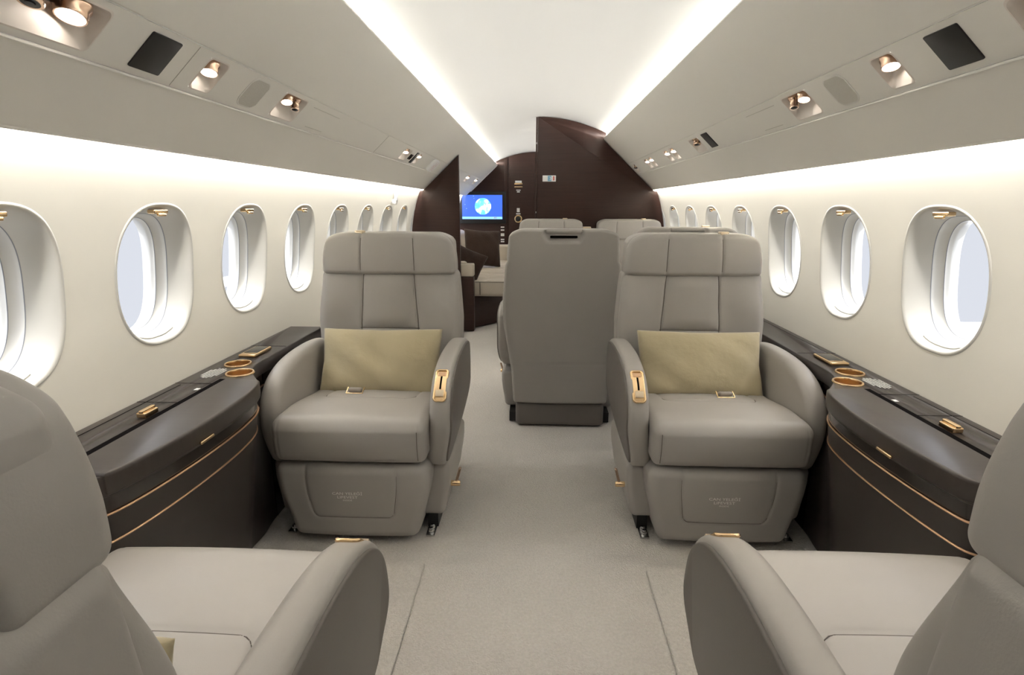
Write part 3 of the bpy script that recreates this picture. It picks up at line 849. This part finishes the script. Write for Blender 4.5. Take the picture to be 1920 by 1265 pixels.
    def bk(x, y, z):
        Z = z+zc; w = lerp_tab([(.38, .262), (.55, .288), (.66, .291), (.80, .281), (.845, .277), (.862, .250), (.93, .24)], Z)/.29
        s = abs(x)/.29
        if y < .01:
            f = sst(.03, -.03, y)
            y -= f*(.030*sst(.44, .92, s)*sst(.87, .70, Z))           # side bolsters
            y -= f*.012*(1-(x/.12)**2)*sst(.13, .07, abs(x))*sst(.62, .68, Z)*sst(.87, .80, Z)
            y += f*groove(x, Z, seams, .0035, .0050)
        if y > .012 and abs(x) > .254: x = math.copysign(.29, x)      # square rear edge against the shell
        return (x*w, y+back_y(Z)-.27, z)
    mb = MB(); rbox(mb, (.58, .09, .53), .034, (110, 3, 96), 6, bk, (0, .27+.045, zc))
    def bkF(u, v): q = bk(u, -.045, v-zc); return (q[0], q[1]+.3132, q[2]+zc)
    seam_line(mb, [[(p[0], min(.90, max(.44, p[1]))) for p in sl] for sl in seams], bkF, .0012)
    b = mb.build('backrest', ['leather', 'seam'], t, mirror=mir, angle=80)
    # headrest ----------------------------------------------------
    hc = .931; hs = [[(-.108, .80), (-.108, 1.1)], [(.108, .80), (.108, 1.1)]]
    def hd(x, y, z):
        Z = z+hc; w = lerp_tab([(.84, .274), (.90, .272), (.98, .264), (1.02, .256)], Z)/.27
        c0 = max(0, (abs(x)-.19)/.08)
        z -= .030*c0*c0*sst(-.02, .08, z)
        if y < .01:
            f = sst(.04, -.03, y)
            y -= f*.007*(1-(z/.085)**2); y += f*.016*(abs(x)/.27)**6
            y += f*groove(x, Z, hs, .0035, .0045)
        if z > .03: z -= .5*groove(x, Z, hs, .0035, .004)
        return (x*w, y+back_y(Z)-.285, z)
    mb = MB(); rbox(mb, (.54, .118, .166), .019, (110, 6, 30), 6, hd, (0, .285+.040, hc))
    def hdF(u, v): q = hd(u, -.059, v-hc); return (q[0], q[1]+.3235, q[2]+hc)
    seam_line(mb, [[(-.108, .866), (-.108, .996)], [(.108, .866), (.108, .996)]], hdF, .0012)
    hr = mb.build('headrest', ['leather', 'seam'], t, mirror=mir, angle=80)
    mb = MB(); box(mb, -.135, -.095, .352, .374, 1.002, 1.022, r=.004); box(mb, -.128, -.102, .345, .356, 1.006, 1.018, r=.003); mb.build('headrest_tab', 'brassy', hr, mirror=mir)
    # back shell --------------------------------------------------
    sc = .572
    def sh(x, y, z):
        Z = z+sc; w = lerp_tab([(.13, .238), (.30, .250), (.40, .266), (.55, .291), (.66, .2935), (.80, .2840), (.845, .279), (.862, .268), (1.01, .262)], Z)/.27
        c0 = max(0, (abs(x)-.19)/.08); z2 = z-.028*c0*c0*sst(.38, .44, z)
        if y > 0:
            for zz in (.255, .345): y -= .0022*math.exp(-((Z-zz)/.0028)**2)
            k = sst(.100-.5*max(0, .985-Z), .088-.5*max(0, .985-Z), abs(x))*sst(.950, .958, Z)*sst(1.02, 1.0, Z)
            y -= .022*k
            y += .012*(1-(x/.27)**2)
        return (x*w, y+.06*(Z-.42)*sst(.3, .6, Z), z2)
    mb = MB(); rbox(mb, (.54, .106, .884), .016, (54, 3, 120), 5, sh, (0, .3745, sc))
    s = mb.build('back_shell', 'leather_lo', t, mirror=mir, angle=80)
    mb = MB(); rbox(mb, (.178, .030, .024), .0115, (6, 2, 2), 4, None, (0, .447, 1.003)); mb.build('grab_handle', 'leather', s, mirror=mir)
    mb = MB(); rbox(mb, (.130, .010, .012), .004, (2, 1, 1), 3, None, (0, .4545, .977)); mb.build('handle_slot', 'blackgap', s, mirror=mir)
    # arms ----------------------------------------------------------
    mb = MB(); pad(mb, ARMS, .252, .322, .026, lambda u, v, w: (w-.022*sst(.42, .25, v), u, v), 6, r1=.014)
    ar = mb.build('armrest', 'leather', t, mirror=mir, angle=60)
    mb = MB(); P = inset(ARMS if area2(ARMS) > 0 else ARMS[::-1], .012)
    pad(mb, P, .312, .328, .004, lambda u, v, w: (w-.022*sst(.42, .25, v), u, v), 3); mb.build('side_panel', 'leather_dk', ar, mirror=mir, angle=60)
    mb = MB()
    run = [arm_at(x) for x in np.arange(.02, AL[-1]-.01, .0075)]
    for q0, q1 in zip(run[:-1], run[1:]):
        a = (.3055-.022*sst(.42, .25, q0[1]), q0[0]+q0[2]*-.0008, q0[1]+q0[3]*-.0008); f = .6
        bq = (.3055-.022*sst(.42, .25, q0[1]), a[1]+(q1[0]-q0[0])*f, a[2]+(q1[1]-q0[1])*f)
        tube(mb, [a, bq], .0009, 4)
    st = mb.build('stitching', 'stitch', ar, mirror=mir)
    # control in the arm nose
    def arm_strip(mbb, x0, x1, s0, s1, o0, o1, n=14, mi=0):
        V = []
        for i in range(n+1):
            y, z, ny, nz = arm_at(s0+(s1-s0)*i/n)
            for (x, o) in ((x0, o0), (x1, o0), (x1, o1), (x0, o1)): V.append((x, y+ny*o, z+nz*o))
        F = [(4*i+k, 4*i+(k+1) % 4, 4*i+4+(k+1) % 4, 4*i+4+k) for i in range(n) for k in range(4)]
        F += [(0, 1, 2, 3), (4*n+3, 4*n+2, 4*n+1, 4*n)]
        mbb.add(V, F, mi)
    mb = MB(); s0, s1, x0, x1 = .262, .380, .268, .306
    P = []
    for (u, v) in rrect(x1-x0, s1-s0, .009, 5, (x0+x1)/2, (s0+s1)/2):
        y, z, ny, nz = arm_at(v); P.append((u, y+ny*.002, z+nz*.002))
    tube(mb, P, .0040, 8, closed=True)
    arm_strip(mb, x0+.001, x1-.001, s0+.002, s1-.002, -.002, .0010)
    ct = mb.build('recline_control', 'brass', ar, mirror=mir, angle=50)
    mb = MB(); arm_strip(mb, .284, .290, s0+.040, s0+.090, .0008, .0016); mb.build('control_slot', 'blackgap', ar, mirror=mir)
    mb = MB(); arm_strip(mb, .274, .300, s0+.014, s0+.034, .001, .010, 5); mb.build('control_knob', 'brassy', ar, mirror=mir)
    mb = MB(); arm_strip(mb, .274, .300, s1-.026, s1-.008, .0009, .0018, 5); mb.build('control_mirror', 'copper', ar, mirror=mir)
    mb = MB(); pad(mb, ARMS, -.322, -.252, .030, lambda u, v, w: (w+.015*sst(.42, .25, v), u, v-.008*sst(.4, .6, v)), 6)
    mb.build('armrest', 'leather', t, mirror=mir, angle=60)
    # base ------------------------------------------------------------
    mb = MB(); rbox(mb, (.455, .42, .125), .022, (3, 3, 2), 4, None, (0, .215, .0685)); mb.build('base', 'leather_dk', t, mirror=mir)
    def sk(x, y, z):
        if y < 0: y += .05*sst(.08, -.10, z)*0 - .03*sst(-.10, .10, z)*0
        return (x-.018*sst(.05, -.10, z), y, z)
    for sx in (1, -1):
        mb = MB(); rbox(mb, (.092, .44, .200), .022, (3, 4, 4), 5, sk, (.262, .065, .160))
        if sx < 0: mb.mapv(lambda x, y, z: (-x, y, z))
        k = mb.build('side_skirt', 'leather_lo', t, mirror=mir)
        mb = MB(); box(mb, .225, .262, -.135, .36, .006, .058); 
        if sx < 0: mb.mapv(lambda x, y, z: (-x, y, z))
        mb.build('track_foot', 'black', t, mirror=mir)
        mb = MB()
        for yy in (-.150, -.172): lathe(mb, [(.010, 0), (.010, .012), (.006, .018)], Matrix.Translation((.243, yy, .006)), 14)
        box(mb, .228, .258, -.195, -.135, .004, .009)
        if sx < 0: mb.mapv(lambda x, y, z: (-x, y, z))
        mb.build('track_fitting', 'chrome', t, mirror=mir)
    mb = MB(); tube(mb, [(.205, -.12, .262), (.235, -.115, .240), (.245, -.06, .262)], .024, 12); mb.build('pivot_tube', 'leather_dk', t, mirror=mir)
    mb = MB()
    lathe(mb, [(.010, 0), (.010, .030), (.008, .033)], frameT((.303, -.085, .150), (0, 1, 0), (1, 0, 0)), 18)
    lv = mb.build('release_lever', 'brass', t, mirror=mir)
    mb = MB(); rbox(mb, (.010, .016, .050), .004, (1, 1, 2), 3, lambda x, y, z: (x+.25*z, y+.3*z, z), (.328, -.075, .178)); mb.build('lever_paddle', 'rose', lv, mirror=mir)
    tag(t, label, 'seat', 'leather cabin seats')
    return t
M['leather_lo'] = M['leather']
M['brassy'] = mat('pale_brass', (.72, .60, .45), .3, metal=1)
SA = make_seat(1, (-.606, 1.895, 0), 0, 'taupe leather seat facing the camera beside the left console, with gold pillow')
SB = make_seat(-1, (.622, 1.915, 0), 0, 'taupe leather seat facing the camera beside the right console, with gold pillow')
dup(SB, (-.606, .708, 0), PI, 'foreground seat at bottom left, seen from behind its headrest')
dup(SA, (.610, .752, 0), PI, 'foreground seat at bottom right, seen from behind its headrest')
dup(SA, (.124, 3.135, 0), PI, 'seat standing into the aisle that shows its plain leather back shell')
dup(SA, (.770, 3.39, 0), PI, 'seat hidden behind the right facing seat, only its top edge showing')
dup(SB, (.118, 4.39, 0), 0, 'far seat before the bulkhead, its headrest showing over the aisle seat back')
dup(SB, (.768, 4.39, 0), 0, 'far seat before the bulkhead nearest the right wall, only headrest showing')

# ------------------------------------------------------------------ pillows
def cushion_mesh(name, w, h, t, m, seed, wr=.004, n=56, parent=None):
    """soft cushion standing in local x/z, faces local -y, pinched corners and a piped rim"""
    rnd = random.Random(seed); ph = [rnd.uniform(0, 6.28) for _ in range(8)]
    mb = MB(); V = []; F = []
    def pt(i, j, s):
        u = -1+2*i/n; v = -1+2*j/n
        x = u*w/2*(1-.05*(1-v*v)*0-.045*(1-abs(v))**1*abs(u)**3); z = v*h/2*(1-.06*(1-abs(u))*abs(v)**3)
        e = (max(0, 1-u**4)*max(0, 1-v**4))**.42*(.72+.28*max(0, (1-u*u)*(1-v*v)))
        y = t/2*e
        rim = (1-e)
        y += wr*e*(math.sin(9*u+ph[0]+3*v)*math.cos(4*v+ph[1])+.8*math.sin(17*u+ph[2]-5*v)*rim*2*(1 if v < 0 else .5)+.6*math.sin(6*v+ph[3]+7*u))
        return (x, s*y, z)
    for s in (-1, 1):
        o = len(V); V += [pt(i, j, s) for j in range(n+1) for i in range(n+1)]
        for j in range(n):
            for i in range(n):
                a = o+j*(n+1)+i; q = (a, a+1, a+n+2, a+n+1); F.append(q if s < 0 else q[::-1])
    mb.add(V, F)
    return mb.build(name, m, parent, angle=80)
def gold_pillow(loc, rx, rz, label, seed, h=.262):
    o = cushion_mesh('lumbar_pillow', .470, h, .130, 'gold_fabric', seed, .0055)
    o.location = loc; o.rotation_euler = (rx, 0, rz)
    return tag(o, label, 'pillow', 'gold lumbar pillows')
gold_pillow((-.606, 2.062, .528), -.42, .01, 'gold velvet lumbar pillow on the left seat facing the camera', 3)
gold_pillow((.625, 2.082, .528), -.42, -.02, 'gold velvet lumbar pillow on the right seat facing the camera', 8)
gold_pillow((-.655, .49, .535), .35, PI, 'gold pillow peeking out behind the bottom left foreground seat', 5, .21)

# ------------------------------------------------------------------ divan in the aft cabin
def divan():
    t = thing('divan', (0, 0, 0))
    P = [(-1.02, 5.06), (-.60, 5.03), (-.33, 5.36), (-.33, 7.0), (-1.02, 7.0)]
    mb = MB(); pad(mb, P, .01, .30, .006, lambda u, v, w: (u, v, w), 2); mb.build('plinth', 'wood', t, angle=30)
    for i, (a, b) in enumerate(((5.05, 5.72), (5.73, 6.40), (6.41, 7.06))):
        def df(x, y, z):
            if z > 0:
                for yy in (-.11, .11): z -= .012*math.exp(-((y-yy)/.02)**2)
                for xx in (-.12, .12): z -= .010*math.exp(-((x-xx)/.02)**2)
            return (x, y, z)
        mb = MB(); rbox(mb, (.70, b-a, .15), .04, (30, 30, 3), 5, df, (-.60, (a+b)/2, .378)); mb.build('seat_cushion', 'leather_sofa', t, angle=80)
        mb = MB()
        def db(x, y, z):
            x += .010*math.exp(-((z-.02)/.02)**2)*(-1 if x > 0 else 0); return (x+(-.16*z), y, z)
        rbox(mb, (.15, b-a, .40), .055, (4, 8, 30), 5, db, (-.93, (a+b)/2, .63)); mb.build('back_cushion', 'leather_sofa', t, angle=80)
    mb = MB(); tube(mb, [(-.56, 5.046, .44), (-.29, 5.046, .44), (-.265, 5.07, .44)], .003, 6); tube(mb, [(-.515, 5.043, .44), (-.515, 5.043, .32)], .003, 6); mb.build('piping', 'seam', t)
    mb = MB(); box(mb, -1.0, -.562, 4.93, 5.03, .005, .50, r=.006); mb.build('end_pedestal', 'wood', t)
    mb = MB(); box(mb, -1.0, -.560, 4.925, 5.035, .503, .615, r=.012); ea = mb.build('end_armrest', 'leather_sofa', t)
    mb = MB(); lathe(mb, [(.035, 0), (.035, .012), (.02, .02), (.001, .022)], Matrix.Translation((-.66, 4.98, .615))); mb.build('arm_knob', 'leather_sofa', ea)
    mb = MB(); box(mb, -1.0, -.30, 7.08, 7.20, .02, .64, r=.03); mb.build('far_armrest', 'leather_sofa', t)
    tag(t, 'cream leather divan along the left wall behind the dark partition', 'sofa')
divan()
o = cushion_mesh('throw_pillow', .41, .41, .15, 'brown_fabric', 11, .004)
o.location = (-.60, 6.22, .66); o.rotation_euler = (math.radians(-16), math.radians(4), math.radians(22))
tag(o, 'large square dark brown pillow leaning on the divan back', 'pillow', 'brown divan pillows')
o = cushion_mesh('throw_pillow', .33, .30, .12, 'brown_fabric', 12, .004)
o.location = (-.66, 5.16, .592); o.rotation_euler = (math.radians(-24), math.radians(22), math.radians(-8))
tag(o, 'smaller dark brown pillow beside the divan end armrest', 'pillow', 'brown divan pillows')

# ------------------------------------------------------------------ emergency exit grip on the left wall
def grip():
    y = 4.05; t = thing('exit_grip', (0, 0, 0))
    mb = MB()
    def W(z, off): return (-(Xw(z)-off), y, z)
    rbox(mb, (.02, .045, .10), .006, (1, 1, 2), 3, lambda x, yy, z: (x, yy, z), (-(Xw(1.20)-.012), y, 1.20)); mb.build('grip_bracket', 'white', t)
    mb = MB(); lathe(mb, [(.012, 0), (.020, .006), (.022, .02), (.016, .034), (.001, .038)], frameT(W(1.15, .0), (0, 1, 0), (1, 0, -.3))); mb.build('grip_knob', 'white', t)
    tag(t, 'small white exit grip on the left wall above the far windows', 'handle')
grip()

# ------------------------------------------------------------------ outside: wing surfaces seen through the panes
for s, P, lab in ((1, [(1.45, 2.6), (9, 3.4), (9, 4.4), (1.45, 4.4)], 'right'), (-1, [(1.45, 6.0), (3.9, 6.7), (3.9, 7.1), (1.45, 7.1)], 'left')):
    mb = MB()
    pad(mb, P, .12, .25, .03, lambda u, v, w: (s*u, v, w), 3)
    tag(mb.build('aircraft_wing', 'wing'), 'white wing surface outside the %s cabin windows' % lab, 'wing')

# ------------------------------------------------------------------ light
def area(name, loc, rot, sx, sy, e, col):
    l = bpy.data.lights.new(name, 'AREA'); l.shape = 'RECTANGLE'; l.size = sx; l.size_y = sy; l.energy = e; l.color = col
    o = bpy.data.objects.new(name, l); COL.objects.link(o); o.location = loc; o.rotation_euler = rot
    return o
def aim(o, d):
    o.rotation_euler = Vector(d).to_track_quat('-Z', 'Y').to_euler()
YA = -.30                                            # the coves end at the entry bulkhead
LEN = Y1-YA-.12; YM = (YA+Y1)/2
CEIL_E, SIDE_E = 20.5, 10.8
for s in (-1, 1):
    a = area('ceiling_cove_lamp', (s*.625, YM, 1.668), (0, 0, 0), .018, LEN, CEIL_E, (1, .995, .975))
    z = Vector((s*.12, 0, -1)).normalized()      # lamp -Z points up, towards the ceiling
    a.matrix_world = frameT((s*.625, YM, 1.668), (1, 0, 0), z)
    a = area('side_cove_lamp', (s*.972, YM, 1.298), (0, 0, 0), .014, LEN, SIDE_E, (1, .985, .955))
    z = Vector((-s*.36, 0, .93)).normalized()    # lamp shines down and out onto the wall
    a.matrix_world = frameT((s*.972, YM, 1.298), (1, 0, 0), z)
for i, (p, d) in enumerate(LIGHTS):
    l = bpy.data.lights.new('reading_spot', 'SPOT'); l.energy = 1.3; l.spot_size = math.radians(72); l.spot_blend = .6; l.color = (1, .90, .80); l.shadow_soft_size = .014
    o = bpy.data.objects.new('reading_spot', l); COL.objects.link(o); o.location = p; aim(o, d)
w = bpy.data.worlds.new('daylight'); S.world = w; w.use_nodes = True
bg = w.node_tree.nodes['Background']; bg.inputs['Color'].default_value = (.90, .93, 1.0, 1); bg.inputs['Strength'].default_value = 1
_t = w.node_tree; tcw = _t.nodes.new('ShaderNodeTexCoord'); sxyz = _t.nodes.new('ShaderNodeSeparateXYZ'); mr = _t.nodes.new('ShaderNodeMapRange')
mr.inputs['From Min'].default_value = .25; mr.inputs['From Max'].default_value = .9; mr.inputs['To Min'].default_value = .235; mr.inputs['To Max'].default_value = 3.2
_t.links.new(tcw.outputs['Generated'], sxyz.inputs[0]); _t.links.new(sxyz.outputs['Z'], mr.inputs['Value']); _t.links.new(mr.outputs[0], bg.inputs['Strength'])

S.view_settings.view_transform = 'Standard'; S.view_settings.look = 'None'
S.view_settings.exposure = 1.84; S.view_settings.gamma = 1
S.view_settings.use_curve_mapping = False
